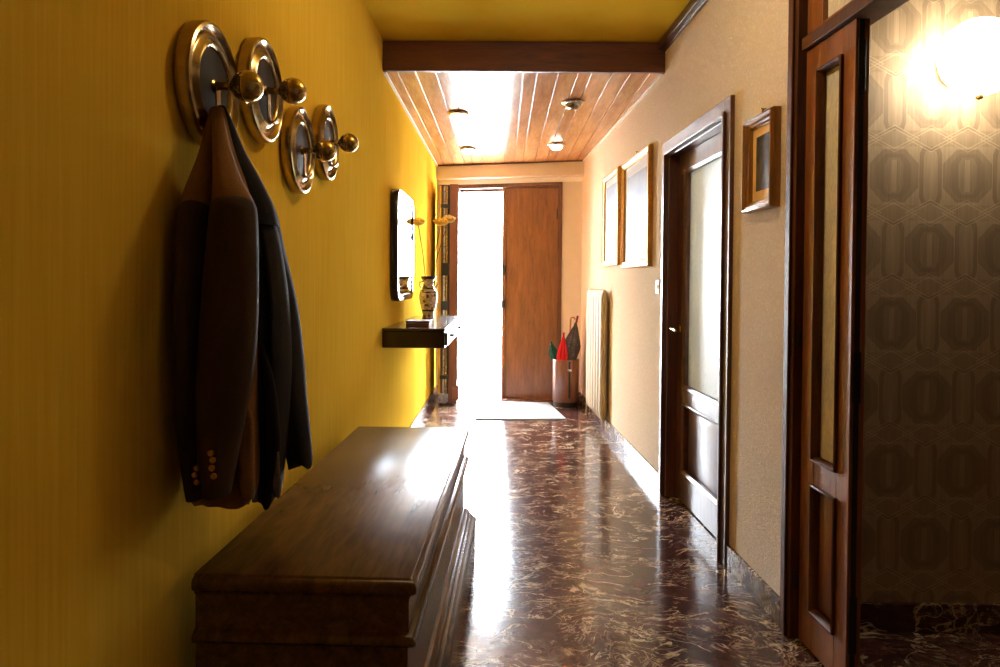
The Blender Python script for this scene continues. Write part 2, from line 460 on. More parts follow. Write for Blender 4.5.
m = MB(); m.box(-0.045, 0, -2.6, 4.22, HY - 0.05, HY); m.box(-0.018, 0, -2.6, 4.22, HY - 0.062, HY - 0.05)
struct(m.build('trim_4', 'dark_wood_y', bevel=0.003, **RWL), 'dark brown moulding between yellow ceiling and stucco wall', 'trim')
# baseboards
struct(boxes([(XL, XL + 0.02, -2.6, 7.75, 0, HB)]).build('baseboard_left', 'marble_base', bevel=0.002), 'marble baseboard at the foot of the yellow wall', 'baseboard')
struct(boxes([(-0.015, 0, D2[1] + 0.004, 3.072, 0, HB), (-0.015, 0, 4.184, 7.4, 0, HB)]).build('baseboard_right', 'marble_base', bevel=0.002, **RWL), 'marble baseboard at the foot of the stucco wall', 'baseboard')
struct(boxes([(0.652, 0.9, -0.015, 0, 0, HB)]).build('baseboard_end', 'marble_base', bevel=0.002, **EWL), 'short marble baseboard beside the entrance door frame', 'baseboard')
# side room
struct(boxes([(1.18, 3.4, 2.518, 2.66, 0, 2.95)]).build('wall_side_room', 'paper', smooth=0), 'patterned wallpaper wall of ovals and zigzags lit by globe lamp', 'wall')
struct(boxes([(1.18, 3.4, 2.502, 2.518, 0, 0.105)]).build('baseboard_side_room', 'marble_base', bevel=0.002), 'dark marble baseboard under the patterned wallpaper', 'baseboard')
struct(boxes([(3.3, 3.45, -1.2, 2.6, 0, 2.95), (1.2, 3.4, -1.2, -1.05, 0, 2.95)]).build('wall_side_room_far', 'shell', smooth=0), 'plain walls of the side room out of sight', 'wall')
# closed room behind interior door
struct(boxes([(0.14, 1.4, 2.75, 2.85, 0, 2.95), (0.14, 1.4, 5.4, 5.5, 0, 2.95), (1.4, 1.5, 2.75, 5.5, 0, 2.95), (0.14, 1.5, 2.75, 5.5, 2.6, 2.75), (0.14, 1.5, 2.75, 5.5, -0.1, 0.0)]).build('wall_inner_room', 'white_paint', smooth=0, **RWL), 'plain walls of the room behind the frosted glass door', 'wall')
# outside
struct(boxes([(-6, 6, 0.26, 12, -0.14, -0.02)]).build('ground_outside', 'paving', smooth=0, **EWL), 'bright pale paving outside the open entrance', 'ground')

# ------------------------------------------------------------------ entrance doors
m = MB()
m.box(-0.555, -0.505, -0.02, 0.1, 0, 2.345); m.box(0.605, 0.65, -0.02, 0.1, 0, 2.345); m.box(-0.505, 0.605, -0.02, 0.1, 2.298, 2.345); m.box(-0.505, 0.605, 0.071, 0.1, 2.27, 2.30)
struct(m.build('trim_5', 'dark_wood_z', bevel=0.004, **EWL), 'brown wooden frame around the entrance double door', 'door frame')
d1 = thing('door_1', 'closed wooden leaf of the entrance door, teak veneer', 'door', ew(0.302, 0), EA, kind='structure')
hw = 0.3
MB().box(-hw, hw - 0.002, 0.015, 0.07, 0.0005, 2.30).build('leaf_panel', 'door_wood', d1, bevel=0.003)
MB().box(-hw - 0.012, -hw + 0.03, 0.0, 0.016, 0.0005, 2.30).build('edge_strip', 'door_wood', d1, bevel=0.003)
MB().box(-hw - 0.010, -hw + 0.034, -0.030, 0.0, 1.345, 1.455).build('lock_case', 'gunmetal', d1, bevel=0.006)
MB().box(-hw - 0.010, -hw + 0.030, -0.030, 0.0, 0.985, 1.075).build('lock_catch', 'gunmetal', d1, bevel=0.006)
MB().box(-hw - 0.004, -hw + 0.022, -0.012, 0.0, 0.006, 0.285).build('floor_bolt', 'door_brown', d1, bevel=0.003)
MB().tube([(hw - 0.006, 0.005, 0.25), (hw - 0.006, 0.005, 0.36)], 0.009).build('hinge', 'gunmetal', d1)
MB().tube([(hw - 0.006, 0.005, 1.95), (hw - 0.006, 0.005, 2.06)], 0.009).build('hinge', 'gunmetal', d1)

# open leaf: leading edge towards us with its lock rails
A, B = Vector((-0.464, 7.08, 0)), Vector((-0.498, 7.60, 0))
d2 = thing('door_2', 'open brown leaf of the entrance door with steel lock rails on its edge', 'door', A, math.atan2(-(B.x - A.x), B.y - A.y), kind='structure')
MB().box(-0.085, 0.0, 0.0, 0.52, 0.012, 2.268).build('leaf_panel', 'door_brown', d2, bevel=0.004)
MB().box(-0.194, -0.085, 0.012, 0.52, 0.012, 2.262).build('inner_skin', 'dark_wood_z', d2, bevel=0.003)
MB().box(-0.06, 0.022, -0.012, 0.5, 0.05, 0.2).build('kick_plate', 'door_brown', d2, bevel=0.01)
for xa, xb, mt in ((-0.192, -0.172, 'yellow_ceiling'), (-0.148, -0.130, 'steel'), (-0.122, -0.106, 'brass')):
    MB().box(xa, xb, -0.006, 0.012, 0.012, 2.25).build('lock_rail', mt, d2, bevel=0.002)
MB().box(-0.104, -0.086, -0.004, 0.012, 0.012, 2.25).build('edge_seal', 'black', d2)
for z0, z1 in ((2.02, 2.06), (1.33, 1.46), (0.98, 1.07), (0.27, 0.31)):
    MB().box(-0.176 if z1 - z0 < 0.06 else -0.165, -0.09, -0.03, -0.004, z0, z1).build('lock_box', 'gunmetal', d2, bevel=0.004)
MB().box(-0.192, -0.09, -0.010, 0.0, 0.02, 0.12).build('bottom_plate', 'steel', d2, bevel=0.003)

# ------------------------------------------------------------------ interior door with frosted glass
m = MB()
y0, y1, zt = D1
cw = 0.076
for a, b in ((y0 - cw, y0), (y1, y1 + cw)):
    m.box(-0.02, 0, a, b, 0, zt + cw)
m.box(-0.02, 0, y0, y1, zt, zt + cw)
for a, b in ((y0 - 0.016, y0 + 0.004), (y1 - 0.004, y1 + 0.016)):
    m.box(-0.032, -0.02, a, b, 0, zt + 0.016)
m.box(-0.032, -0.02, y0, y1, zt - 0.004, zt + 0.016)
m.box(0, 0.14, y0, y0 + 0.012, 0, zt); m.box(0, 0.14, y1 - 0.012, y1, 0, zt); m.box(0, 0.14, y0, y1, zt - 0.012, zt)
struct(m.build('trim_6', 'dark_wood_z', bevel=0.004, **RWL), 'dark mahogany casing around the frosted glass door', 'door frame')
d3 = thing('door_3', 'dark mahogany door with tall frosted glass pane and lower panel', 'door', rw(3.6275), RA, kind='structure')
a, b = 3.164 - 3.6275, 4.091 - 3.6275
g0, g1 = 3.31 - 3.6275, 3.95 - 3.6275
F = 0.06
m = MB()
m.box(F, F + 0.045, a, g0, 0.006, 2.016); m.box(F, F + 0.045, g1, b, 0.006, 2.016)
m.box(F, F + 0.045, g0, g1, 1.91, 2.016); m.box(F, F + 0.045, g0, g1, 0.575, 0.672); m.box(F, F + 0.045, g0, g1, 0.006, 0.185)
m.build('leaf_frame', 'dark_wood_z', d3, bevel=0.003)
MB().box(F + 0.02, F + 0.03, g0 - 0.005, g1 + 0.005, 0.66, 1.92).build('glass_pane', 'glass_white', d3, smooth=0)
bead = [(0, -F - 0.0), (0, -F + 0.012), (0.006, -F + 0.014), (0.02, -F + 0.002), (0.02, -F - 0.02)]
MB().frame(g0 - 0.008, g1 + 0.008, 0.664, 1.918, bead).build('glazing_bead', 'dark_wood_y', d3)
MB().frame(g0 - 0.008, g1 + 0.008, 0.177, 0.583, bead).build('panel_moulding', 'dark_wood_y', d3)
m = MB()
m.loft([[(F + 0.03, g0, 0.18), (F + 0.03, g1, 0.18), (F + 0.03, g1, 0.58), (F + 0.03, g0, 0.58)],
        [(F + 0.016, g0 + 0.04, 0.22), (F + 0.016, g1 - 0.04, 0.22), (F + 0.016, g1 - 0.04, 0.54), (F + 0.016, g0 + 0.04, 0.54)]])
m.build('lower_panel', 'dark_wood_z', d3)
hy = 4.03 - 3.6275
h = MB().lathe([(0.022, F), (0.022, F - 0.006), (0.012, F - 0.010)], 20, (0, hy, 1.005), 'x').build('handle', 'brass', d3)
MB().tube([(F - 0.008, hy, 1.005), (F - 0.055, hy, 1.005), (F - 0.062, hy - 0.02, 1.004), (F - 0.062, hy - 0.105, 1.0)], [0.008, 0.008, 0.008, 0.007]).build('lever', 'brass', h)

# ------------------------------------------------------------------ near glazed doorway into the side room
m = MB()
m.box(-0.016, 0.10, 2.452, 2.533, 0, 2.62); m.box(-0.016, 0.10, 1.25, 1.33, 0, 2.62)
m.box(-0.016, 0.10, 1.33, 2.452, 2.55, 2.62)
m.box(-0.004, 0.10, 1.33, 2.452, 2.088, 2.132)
m.box(-0.026, -0.016, 2.474, 2.51, 0, 2.6)
struct(m.build('trim_7', 'jamb_wood', bevel=0.004, **RWL), 'tall dark wooden frame of the glazed doorway with transom rail', 'door frame')
w1 = thing('window_1', 'small amber textured glass transom above the narrow door leaf', 'window', rw(1.74), RA, kind='structure')
m = MB()
o = 1.74
for aa, bb, z0, z1 in ((2.335, 2.44, 2.134, 2.548), (1.34, 1.4, 2.134, 2.548), (1.4, 2.335, 2.134, 2.15), (1.4, 2.335, 2.5, 2.548)):
    m.box(0.012, 0.055, aa - o, bb - o, z0, z1)
m.build('sash', 'leaf_wood', w1, bevel=0.003)
MB().box(0.03, 0.038, 1.39 - o, 2.345 - o, 2.14, 2.51).build('pane', 'glass_amber', w1, smooth=0)
d4 = thing('door_4', 'narrow wooden door leaf with tall amber glass strip and lower panel', 'door', rw(2.28), RA, kind='structure')
o = 2.28
L0, L1 = 2.128 - o, 2.442 - o
G0, G1 = 2.202 - o, 2.348 - o
F = 0.012
m = MB()
m.box(F, F + 0.045, L0, G0, 0.008, 2.084); m.box(F, F + 0.045, G1, L1, 0.008, 2.084)
m.box(F, F + 0.045, G0, G1, 1.99, 2.084); m.box(F, F + 0.045, G0, G1, 0.578, 0.672); m.box(F, F + 0.045, G0, G1, 0.008, 0.15)
m.build('leaf_frame', 'leaf_wood', d4, bevel=0.003)
MB().box(F + 0.02, F + 0.027, G0 - 0.004, G1 + 0.004, 0.66, 2.0).build('glass_pane', 'glass_amber', d4, smooth=0)
bead = [(0, -F), (0, -F + 0.010), (0.005, -F + 0.012), (0.014, -F + 0.001), (0.014, -F - 0.018)]
MB().frame(G0 - 0.006, G1 + 0.006, 0.666, 1.996, bead).build('glazing_bead', 'jamb_wood', d4)
MB().frame(G0 - 0.006, G1 + 0.006, 0.144, 0.584, bead).build('panel_moulding', 'jamb_wood', d4)
m = MB()
m.loft([[(F + 0.028, G0, 0.148), (F + 0.028, G1, 0.148), (F + 0.028, G1, 0.58), (F + 0.028, G0, 0.58)],
        [(F + 0.012, G0 + 0.025, 0.175), (F + 0.012, G1 - 0.025, 0.175), (F + 0.012, G1 - 0.025, 0.555), (F + 0.012, G0 + 0.025, 0.555)]])
m.build('lower_panel', 'leaf_wood', d4)
MB().box(F + 0.010, F + 0.026, L0 - 0.003, L0 + 0.001, 0.01, 2.08).build('edge_groove', 'black', d4)
for z0, z1 in ((0.9, 1.06), (0.12, 0.3), (1.86, 2.02)):
    MB().box(F + 0.006, F + 0.03, L0 - 0.006, L0, z0, z1).build('lock_plate', 'gunmetal', d4, bevel=0.002)
for zc in (0.22, 1.075):
    MB().tube([(F - 0.010, L1 + 0.004, zc - 0.03), (F - 0.010, L1 + 0.004, zc + 0.03)], 0.008).build('hinge', 'gunmetal', d4)

# ------------------------------------------------------------------ globe wall lamp in the side room
_g = at(980, 57, 2.393); GL = (_g.x, 2.518, _g.z)
t = thing('wall_lamp', 'round glowing opal globe lamp on the patterned wallpaper', 'lamp', GL)
MB().lathe([(0.075, 0.0), (0.075, -0.018), (0.06, -0.028), (0.05, -0.03)], 32, axis='y').build('mount', 'chrome', t)
MB().ball((0, -0.125, 0), 0.132, 40, (1, 0.8, 1)).build('globe', 'globe', t)
MB().lathe([(0.012, 0), (0.012, -0.014), (0.004, -0.018)], 16, (0, -0.125, -0.128)).build('finial', 'brass', t)

# ------------------------------------------------------------------ coat hooks
def coat_hook(y, z, label):
    t = thing('coat_hook', label, 'coat hook', (XL, y, z), group='round brass coat hooks on the yellow wall')
    MB().lathe([(0.142, 0.0), (0.150, 0.006), (0.151, 0.030), (0.148, 0.038), (0.141, 0.0405), (0.136, 0.036), (0.131, 0.028), (0.122, 0.0255),
                (0.112, 0.029), (0.104, 0.037), (0.098, 0.040), (0.095, 0.039), (0.091, 0.034), (0.090, 0.028), (0.02, 0.028)], 64, axis='x').build('back_plate', 'bronze', t, smooth=35)
    MB().lathe([(0.089, 0.0275), (0.089, 0.031), (0.084, 0.032), (0.001, 0.032)], 48, axis='x').build('inner_disc', 'dark_plate', t)
    MB().lathe([(0.017, 0.028), (0.017, 0.034), (0.011, 0.037), (0.010, 0.06), (0.010, 0.072), (0.015, 0.077), (0.016, 0.082)], 24, axis='x').build('stem', 'brass', t)
    k = MB(); prof = []
    for i in range(25):
        th = PI * i / 24
        r = 0.0385 * math.sin(th); h = 0.114 - 0.0385 * math.cos(th)
        prof.append((max(r, 0.0006), h))
    prof.insert(11, (0.0388, 0.1105)); prof.insert(12, (0.0378, 0.1115)); prof.insert(13, (0.0378, 0.1135)); prof.insert(14, (0.0388, 0.1145))
    k.lathe(sorted(prof, key=lambda q: q[1]), 40, axis='x').build('knob', 'brass', t, smooth=30)
    pts = []
    for i in range(13):                                     # flat strip hanging from the stem, curling up into a hook
        f = i / 12
        if f < 0.62: pts.append((0.041 + 0.004 * f, -0.004 - f * 0.125))
        else:
            a = (f - 0.62) / 0.38 * PI * 1.05
            pts.append((0.0435 + 0.013 * (1 - math.cos(a)), -0.0815 - 0.013 * math.sin(a)))
    rings = []
    for i, (x, zz) in enumerate(pts):
        j, q = max(i - 1, 0), min(i + 1, len(pts) - 1)
        tx, tz = pts[q][0] - pts[j][0], pts[q][1] - pts[j][1]; L = math.hypot(tx, tz)
        nx, nz = -tz / L * 0.0025, tx / L * 0.0025
        w = 0.012
        rings.append([(x - nx, -w, zz - nz), (x + nx, -w, zz + nz), (x + nx, w, zz + nz), (x - nx, w, zz - nz)])
    MB().loft(rings).build('garment_hook', 'bronze', t, bevel=0.001)
    return t
coat_hook(1.69, 1.738, 'round brass coat hook with ball knob from which the jackets hang')
coat_hook(2.055, 1.828, 'round brass coat hook, empty, directly beyond the one holding jackets, mounted high')
coat_hook(2.428, 1.722, 'round brass coat hook, empty, mounted lowest of the four')
coat_hook(2.795, 1.823, 'round brass coat hook, empty, closest of the four to the wall mirror')

# ------------------------------------------------------------------ jackets
def strand(rows, folds=5, amp=0.05, seg=40, ph=0.0, sag=0.0):
    """cloth tube from measured rows (left px, right px, row px, depth, half depth); rows are resampled smoothly"""
    R = []
    n = len(rows)
    fine = []
    K = 7
    for i in range(n - 1):
        p0, p1, p2, p3 = rows[max(i - 1, 0)], rows[i], rows[i + 1], rows[min(i + 2, n - 1)]
        for k in range(K):
            s = k / K
            fine.append([0.5 * ((2 * b) + (-a + c) * s + (2 * a - 5 * b + 4 * c - d) * s * s + (-a + 3 * b - 3 * c + d) * s ** 3) for a, b, c, d in zip(p0, p1, p2, p3)])
    fine.append(list(rows[-1]))
    for q, (l, r, row, Y, hd) in enumerate(fine):
        pl, pr = at(l, row, Y), at(r, row, Y)
        c = (pl + pr) / 2; a = (pr - pl) / 2
        f = q / len(fine)
        ring = []
        for k in range(seg):
            th = 2 * PI * k / seg
            mod = 1 + amp * min(1, f * 2.5) * (math.cos(folds * th + ph + 1.2 * f) + 0.5 * math.cos((folds * 2 - 1) * th + 2.1 * ph - 2 * f)) * abs(math.sin(th)) ** 0.5
            ring.append(c + a * math.cos(th) + Vector((0, -1, 0)) * (hd * math.sin(th) * mod) + Vector((0, 0, 1)) * (sag * math.cos(3 * th + ph) * f * f))
        R.append(ring)
    return R
# brown jacket: anchor at the hook
hk = Vector((XL + 0.07, 1.657, 1.66))
J1 = thing('jacket', 'brown wool jacket with gold cuff buttons hanging by its collar, sleeves forward', 'jacket', hk, group='jackets on the nearest coat hook')
J2 = thing('jacket', 'charcoal black jacket hanging behind the brown jacket over the chest', 'jacket', hk, group='jackets on the nearest coat hook')
def jl(rings): return [[p - hk for p in r] for r in rings]
MB().loft(jl(strand([(211, 224, 108, 1.665, 0.012), (203, 234, 150, 1.65, 0.035), (192, 250, 200, 1.635, 0.06), (188, 256, 260, 1.62, 0.07), (186, 256, 330, 1.62, 0.07),
                     (187, 256, 400, 1.62, 0.07), (188, 258, 460, 1.62, 0.07), (190, 257, 490, 1.62, 0.065), (196, 252, 501, 1.62, 0.055)], 6, 0.09, 56, 0.7, 0.006))).build('body', 'brown_cloth', J1, smooth=60)
MB().loft(jl(strand([(210, 215, 109, 1.655, 0.008), (205, 215, 130, 1.63, 0.018), (200, 214, 155, 1.60, 0.03), (191, 213, 180, 1.57, 0.042), (183, 211, 203, 1.55, 0.05), (180, 208, 222, 1.54, 0.046)], 3, 0.03, 36))).build('shoulder', 'brown_cloth', J1, smooth=60)
MB().loft(jl(strand([(213, 222, 107, 1.655, 0.01), (213, 226, 130, 1.62, 0.022), (214, 232, 155, 1.585, 0.034), (215, 241, 180, 1.55, 0.046), (214, 252, 201, 1.53, 0.055), (213, 255, 222, 1.525, 0.05)], 3, 0.03, 36))).build('shoulder', 'brown_cloth', J1, smooth=60)
sl = MB().loft(jl(strand([(190, 201, 199, 1.54, 0.028), (183, 209, 206, 1.54, 0.049), (179, 209, 225, 1.53, 0.055), (177, 206, 280, 1.525, 0.055), (177, 203, 340, 1.525, 0.053), (179, 202, 400, 1.525, 0.05),
                          (182, 205, 450, 1.52, 0.047), (186, 208, 480, 1.515, 0.045), (189, 207, 496, 1.515, 0.043)], 3, 0.05, 40, 0.4))).build('sleeve', 'brown_shaded', J1, smooth=60)
sr = MB().loft(jl(strand([(222, 244, 195, 1.525, 0.03), (214, 253, 203, 1.52, 0.056), (211, 256, 222, 1.515, 0.062), (205, 257, 280, 1.51, 0.062), (201, 256, 330, 1.505, 0.06), (198, 251, 380, 1.50, 0.057),
                          (198, 244, 420, 1.495, 0.053), (199, 238, 450, 1.49, 0.05), (202, 233, 475, 1.485, 0.047), (206, 229, 494, 1.485, 0.045)], 3, 0.05, 40, 1.3))).build('sleeve', 'brown_shaded', J1, smooth=60)
def button(px, py, Y, par):
    p = at(px, py, Y) - hk
    MB().lathe([(0.0065, 0.0), (0.0068, -0.002), (0.0055, -0.004), (0.003, -0.0035)], 14, p, 'y').build('button', 'gold', par)
for px, py in ((211, 453), (213, 460), (212, 468), (214, 476)): button(px, py, 1.437, sr)
for px, py in ((197, 468), (195, 475), (197, 482)): button(px, py, 1.468, sl)
MB().loft(jl(strand([(243, 247, 402, 1.56, 0.006), (238, 253, 420, 1.56, 0.014), (238, 254, 450, 1.56, 0.02), (240, 255, 480, 1.56, 0.022), (244, 254, 498, 1.56, 0.02)], 2, 0.1, 24))).build('front_edge', 'brown_cloth', J1, smooth=60)
# charcoal jacket
MB().loft(jl(strand([(218, 225, 106, 1.67, 0.009), (222, 232, 121, 1.68, 0.016), (227, 244, 150, 1.70, 0.034), (236, 259, 178, 1.71, 0.05), (244, 272, 205, 1.72, 0.06), (246, 277, 225, 1.72, 0.06)], 3, 0.04, 36))).build('shoulder', 'navy_cloth', J2, smooth=60)
MB().loft(jl(strand([(234, 262, 190, 1.73, 0.05), (244, 276, 230, 1.73, 0.065), (248, 286, 290, 1.73, 0.075), (247, 290, 350, 1.73, 0.08), (248, 289, 400, 1.73, 0.082), (250, 286, 440, 1.73, 0.08),
                     (250, 283, 470, 1.73, 0.075), (250, 279, 492, 1.73, 0.07)], 7, 0.18, 64, 0.5, 0.03))).build('body', 'navy_cloth', J2, smooth=60)
MB().loft(jl(strand([(262, 270, 203, 1.77, 0.03), (258, 276, 215, 1.77, 0.045), (262, 283, 250, 1.78, 0.055), (270, 295, 300, 1.79, 0.056), (276, 302, 350, 1.80, 0.055), (281, 306, 400, 1.80, 0.052),
                     (285, 310, 440, 1.80, 0.047), (289, 312, 463, 1.80, 0.043)], 3, 0.08, 40, 2.0, 0.012))).build('sleeve', 'navy_cloth', J2, smooth=60)
MB().loft(jl(strand([(258, 262, 340, 1.655, 0.006), (262, 274, 380, 1.65, 0.012), (266, 280, 430, 1.65, 0.014), (268, 280, 470, 1.65, 0.012), (274, 280, 496, 1.65, 0.008)], 2, 0.1, 24))).build('lapel', 'navy_cloth', J2, smooth=60)

MB().loft(jl(strand([(277, 279, 452, 1.64, 0.003), (275, 280, 470, 1.64, 0.006), (273, 281, 486, 1.64, 0.007), (277, 280, 498, 1.64, 0.004)], 2, 0.05, 16))).build('lining', 'lining', J2, smooth=60)
MB().loft(jl(strand([(254, 256, 478, 1.63, 0.003), (253, 257, 490, 1.63, 0.005), (252, 258, 502, 1.63, 0.005)], 2, 0.05, 16))).build('lining', 'lining', J2, smooth=60)
# ------------------------------------------------------------------ chest
ch = thing('chest', 'long dark walnut chest with moulded lid against the yellow wall', 'chest', (-0.694, 1.535, 0), -0.0237)
Dp, Lg = 0.508, 1.632
def ringz(z, i, back=0.0): return (z, 0.0 + back, Dp - i, i, Lg - i)
MB().rects([ringz(0.0, -0.030), ringz(0.15, -0.030), ringz(0.158, -0.034), ringz(0.170, -0.034), ringz(0.182, -0.024), ringz(0.192, -0.016), ringz(0.200, -0.014), ringz(0.206, -0.004), ringz(0.222, -0.002), ringz(0.23, 0.012), ringz(0.236, 0.02)]).build('plinth', 'chest', ch, bevel=0.002, smooth=45)
MB().rects([ringz(0.236, 0.022), ringz(0.44, 0.022)]).build('body', 'chest', ch, bevel=0.002)
MB().rects([ringz(0.438, 0.020), ringz(0.446, 0.006), ringz(0.455, 0.000), ringz(0.463, 0.002), ringz(0.470, 0.012), ringz(0.474, 0.020), ringz(0.558, 0.020)]).build('frieze', 'chest', ch, bevel=0.0015, smooth=45)
MB().rects([ringz(0.552, 0.017), ringz(0.560, 0.012), ringz(0.566, 0.004), ringz(0.571, 0.0), ringz(0.585, 0.0), ringz(0.590, 0.003), ringz(0.594, 0.010), ringz(0.5955, 0.0135), ringz(0.598, 0.0145), ringz(0.600, 0.018)]).build('lid', 'chest', ch, bevel=0.0015, smooth=45)

# ------------------------------------------------------------------ console shelf with drawers
cy0, cy1 = 4.244, 5.87
cs = thing('console_shelf', 'dark lacquered floating shelf with drawers fixed to the yellow wall', 'shelf', (XL, cy0, 0.855))
W = 0.388; Lc = cy1 - cy0
MB().box(0, W, 0, Lc, 0.0, 0.104).build('carcass', 'console', cs, bevel=0.006)
MB().box(0, W + 0.004, -0.004, Lc, 0.105, 0.122).build('top_board', 'console', cs, bevel=0.004)
for k in range(2):
    a = 0.03 + k * (Lc - 0.06) / 2; b = a + (Lc - 0.06) / 2 - 0.012
    dr = MB().box(W + 0.001, W + 0.014, a, b, 0.012, 0.096).build('drawer', 'console', cs, bevel=0.003)
    yc = (a + b) / 2
    MB().box(W + 0.014, W + 0.03, yc - 0.07, yc + 0.07, 0.045, 0.066).build('pull', 'black', dr, bevel=0.004)

# mirror
mz0, mz1 = 1.133, 1.885
mi = thing('wall_mirror', 'tall mirror with rounded dark frame above the floating shelf', 'mirror', (XL, 4.91, 0))
def rrect(hw, z0, z1, r, x):
    out = []
    for cyy, czz, a0 in ((hw - r, z1 - r, 0), (-hw + r, z1 - r, 90), (-hw + r, z0 + r, 180), (hw - r, z0 + r, 270)):
        for k in range(9):
            a = math.radians(a0 + k * 90 / 8)
            out.append(Vector((x, cyy + r * math.cos(a), czz + r * math.sin(a))))
    return out
hw = 0.40
m = MB()
prof = [(0, 0.002), (0, 0.046), (0.006, 0.055), (0.04, 0.055), (0.046, 0.048), (0.046, 0.002)]
rings = [rrect(hw - d, mz0 + d, mz1 - d, 0.11 - d, x) for d, x in prof]
m.loft(rings + [rings[0]], cap=False)
bmesh.ops.remove_doubles(m.bm, verts=m.bm.verts, dist=1e-5)
m.build('frame', 'console', mi, smooth=35)
MB().loft([rrect(hw - 0.045, mz0 + 0.045, mz1 - 0.045, 0.065, 0.004), rrect(hw - 0.045, mz0 + 0.045, mz1 - 0.045, 0.065, 0.046)]).build('mirror_glass', 'mirror', mi, smooth=20)

# vase and flowers, small box
vb = Vector((-0.594, 5.50, 0.977))
vs = thing('vase', 'painted ceramic vase with dark medallions on the floating shelf', 'vase', vb)
prof = [(0.046, 0.0), (0.05, 0.004), (0.047, 0.012), (0.043, 0.02), (0.05, 0.05), (0.062, 0.10), (0.072, 0.15), (0.074, 0.18), (0.068, 0.21), (0.052, 0.235), (0.042, 0.255), (0.04, 0.275), (0.046, 0.30), (0.058, 0.318), (0.062, 0.326), (0.06, 0.332), (0.052, 0.328), (0.04, 0.30), (0.036, 0.27), (0.045, 0.235), (0.06, 0.2), (0.066, 0.17), (0.055, 0.1), (0.04, 0.04), (0.03, 0.014)]
MB().lathe(prof, 40, cap=True).build('body', 'vase', vs, smooth=50)
for s in (-1, 1):
    MB().tube([(s * 0.044, 0, 0.29), (s * 0.066, 0, 0.285), (s * 0.07, 0, 0.262), (s * 0.054, 0, 0.24)], 0.006, 8).build('handle', 'brass', vs)
def flower(px, py, Y, r, matn, label, seed, pale=False):
    rnd = random.Random(seed)
    top = at(px, py, Y) - vb
    base = Vector((0.012 * (1 if top.x > 0 else -1), 0, 0.02))
    t = thing('dried_flower', label, 'flower', vb + base, group='dried flowers in the painted vase')
    top = top - base
    nk = Vector((top.x * 0.16, top.y * 0.16, 0.30))
    pts = [Vector((0, 0, 0)), nk * 0.6, nk, nk.lerp(top, 0.4) + Vector((top.x * -0.08, 0, 0)), nk.lerp(top, 0.75) + Vector((top.x * -0.04, 0, 0)), top]
    MB().tube(pts, [0.0035] * 5 + [0.003], 8).build('stem', 'stem', t)
    m = MB()
    m.lathe([(0.004, -0.022), (r * 0.5, -0.016), (r * 0.95, -0.004), (r, 0.006), (r * 0.8, 0.022), (r * 0.3, 0.03)], 20, top)
    for k in range(70):                                    # bumpy umbel of tiny florets
        a = rnd.uniform(0, 2 * PI); q = r * math.sqrt(rnd.random())
        m.ball(top + Vector((q * math.cos(a), q * math.sin(a), 0.010 + 0.022 * (1 - (q / r) ** 2) + rnd.uniform(-0.003, 0.004))), rnd.uniform(0.007, 0.011), 6)
    m.build('flower_head', matn, t, smooth=60)
flower(418, 223, 5.47, 0.054, 'petal', 'flat yellow dried flower leaning from the vase towards the mirror', 1)
flower(441, 223, 5.50, 0.058, 'petal', 'flat orange yellow dried flower rising beside the open door leaf', 2)
flower(449, 220, 5.56, 0.05, 'petal_pale', 'pale straw dried flower, faintest and closest to the open doorway', 3)
bx = thing('small_box', 'small brown striped box lying on the floating shelf before the vase', 'box', (-0.545, 4.52, 0.977), 0.0)
MB().box(-0.075, 0.075, -0.1, 0.1, 0.0, 0.02).build('tray', 'paper_box', bx, bevel=0.003)
MB().box(-0.077, 0.077, -0.102, 0.102, 0.024, 0.036).build('lid', 'paper_box', bx, bevel=0.003)
MB().box(-0.073, 0.073, -0.098, 0.098, 0.02, 0.024).build('pages', 'matboard', bx)

# ------------------------------------------------------------------ pictures
def picture(name, label, yc, zc, hw_, hh, prof, fm, mw, mm, pm):
    x, y, _ = rw(yc)
    t = thing(name, label, 'picture', (x, y, zc), RA, group='framed pictures on the stucco wall')
    MB().frame(-hw_, hw_, -hh, hh, prof).build('frame', fm, t, smooth=35)
    ins = prof[-1][0] - 0.004
    MB().box(-0.010, -0.004, -hw_ + ins, hw_ - ins, -hh + ins, hh - ins).build('mat_board', mm, t, smooth=0)
    q = prof[-1][0] + mw
    MB().box(-0.0112, -0.0100, -hw_ + q, hw_ - q, -hh + q * 1.05, hh - q).build('print', pm, t, smooth=0)
    h = MB(); h.tube([(-0.012, 0, hh - 0.004), (-0.012, 0.008, hh + 0.014), (-0.012, 0, hh + 0.026), (-0.012, -0.008, hh + 0.014), (-0.012, 0, hh - 0.004)], 0.0025, 6)
    h.tube([(0.0, 0, hh + 0.024), (-0.02, 0, hh + 0.026)], 0.003, 6)
    h.build('hanging_ring', 'brass', t)
gp = [(0, 0.002), (0, 0.022), (0.008, 0.032), (0.02, 0.034), (0.03, 0.026), (0.042, 0.024), (0.048, 0.016), (0.048, 0.002)]
picture('framed_picture', 'gold framed pale print closest to the entrance door', 5.73, 1.795, 0.325, 0.388, gp, 'gold', 0.055, 'matboard', 'print_blue')
picture('framed_picture', 'tall gold framed pale print between the radiator and the glass door', 4.865, 1.772, 0.405, 0.395, gp, 'gold', 0.075, 'matboard', 'print_grey')
dp = [(0, 0.002), (0, 0.030), (0.004, 0.040), (0.010, 0.042), (0.015, 0.036), (0.022, 0.036), (0.027, 0.026), (0.034, 0.024), (0.038, 0.015), (0.042, 0.014), (0.042, 0.004)]
picture('framed_picture', 'small dark landscape in a thick bronze frame, right of the glass door', 2.745, 1.748, 0.14, 0.188, dp, 'gold_dark', 0.035, 'matboard_warm', 'print_dark')

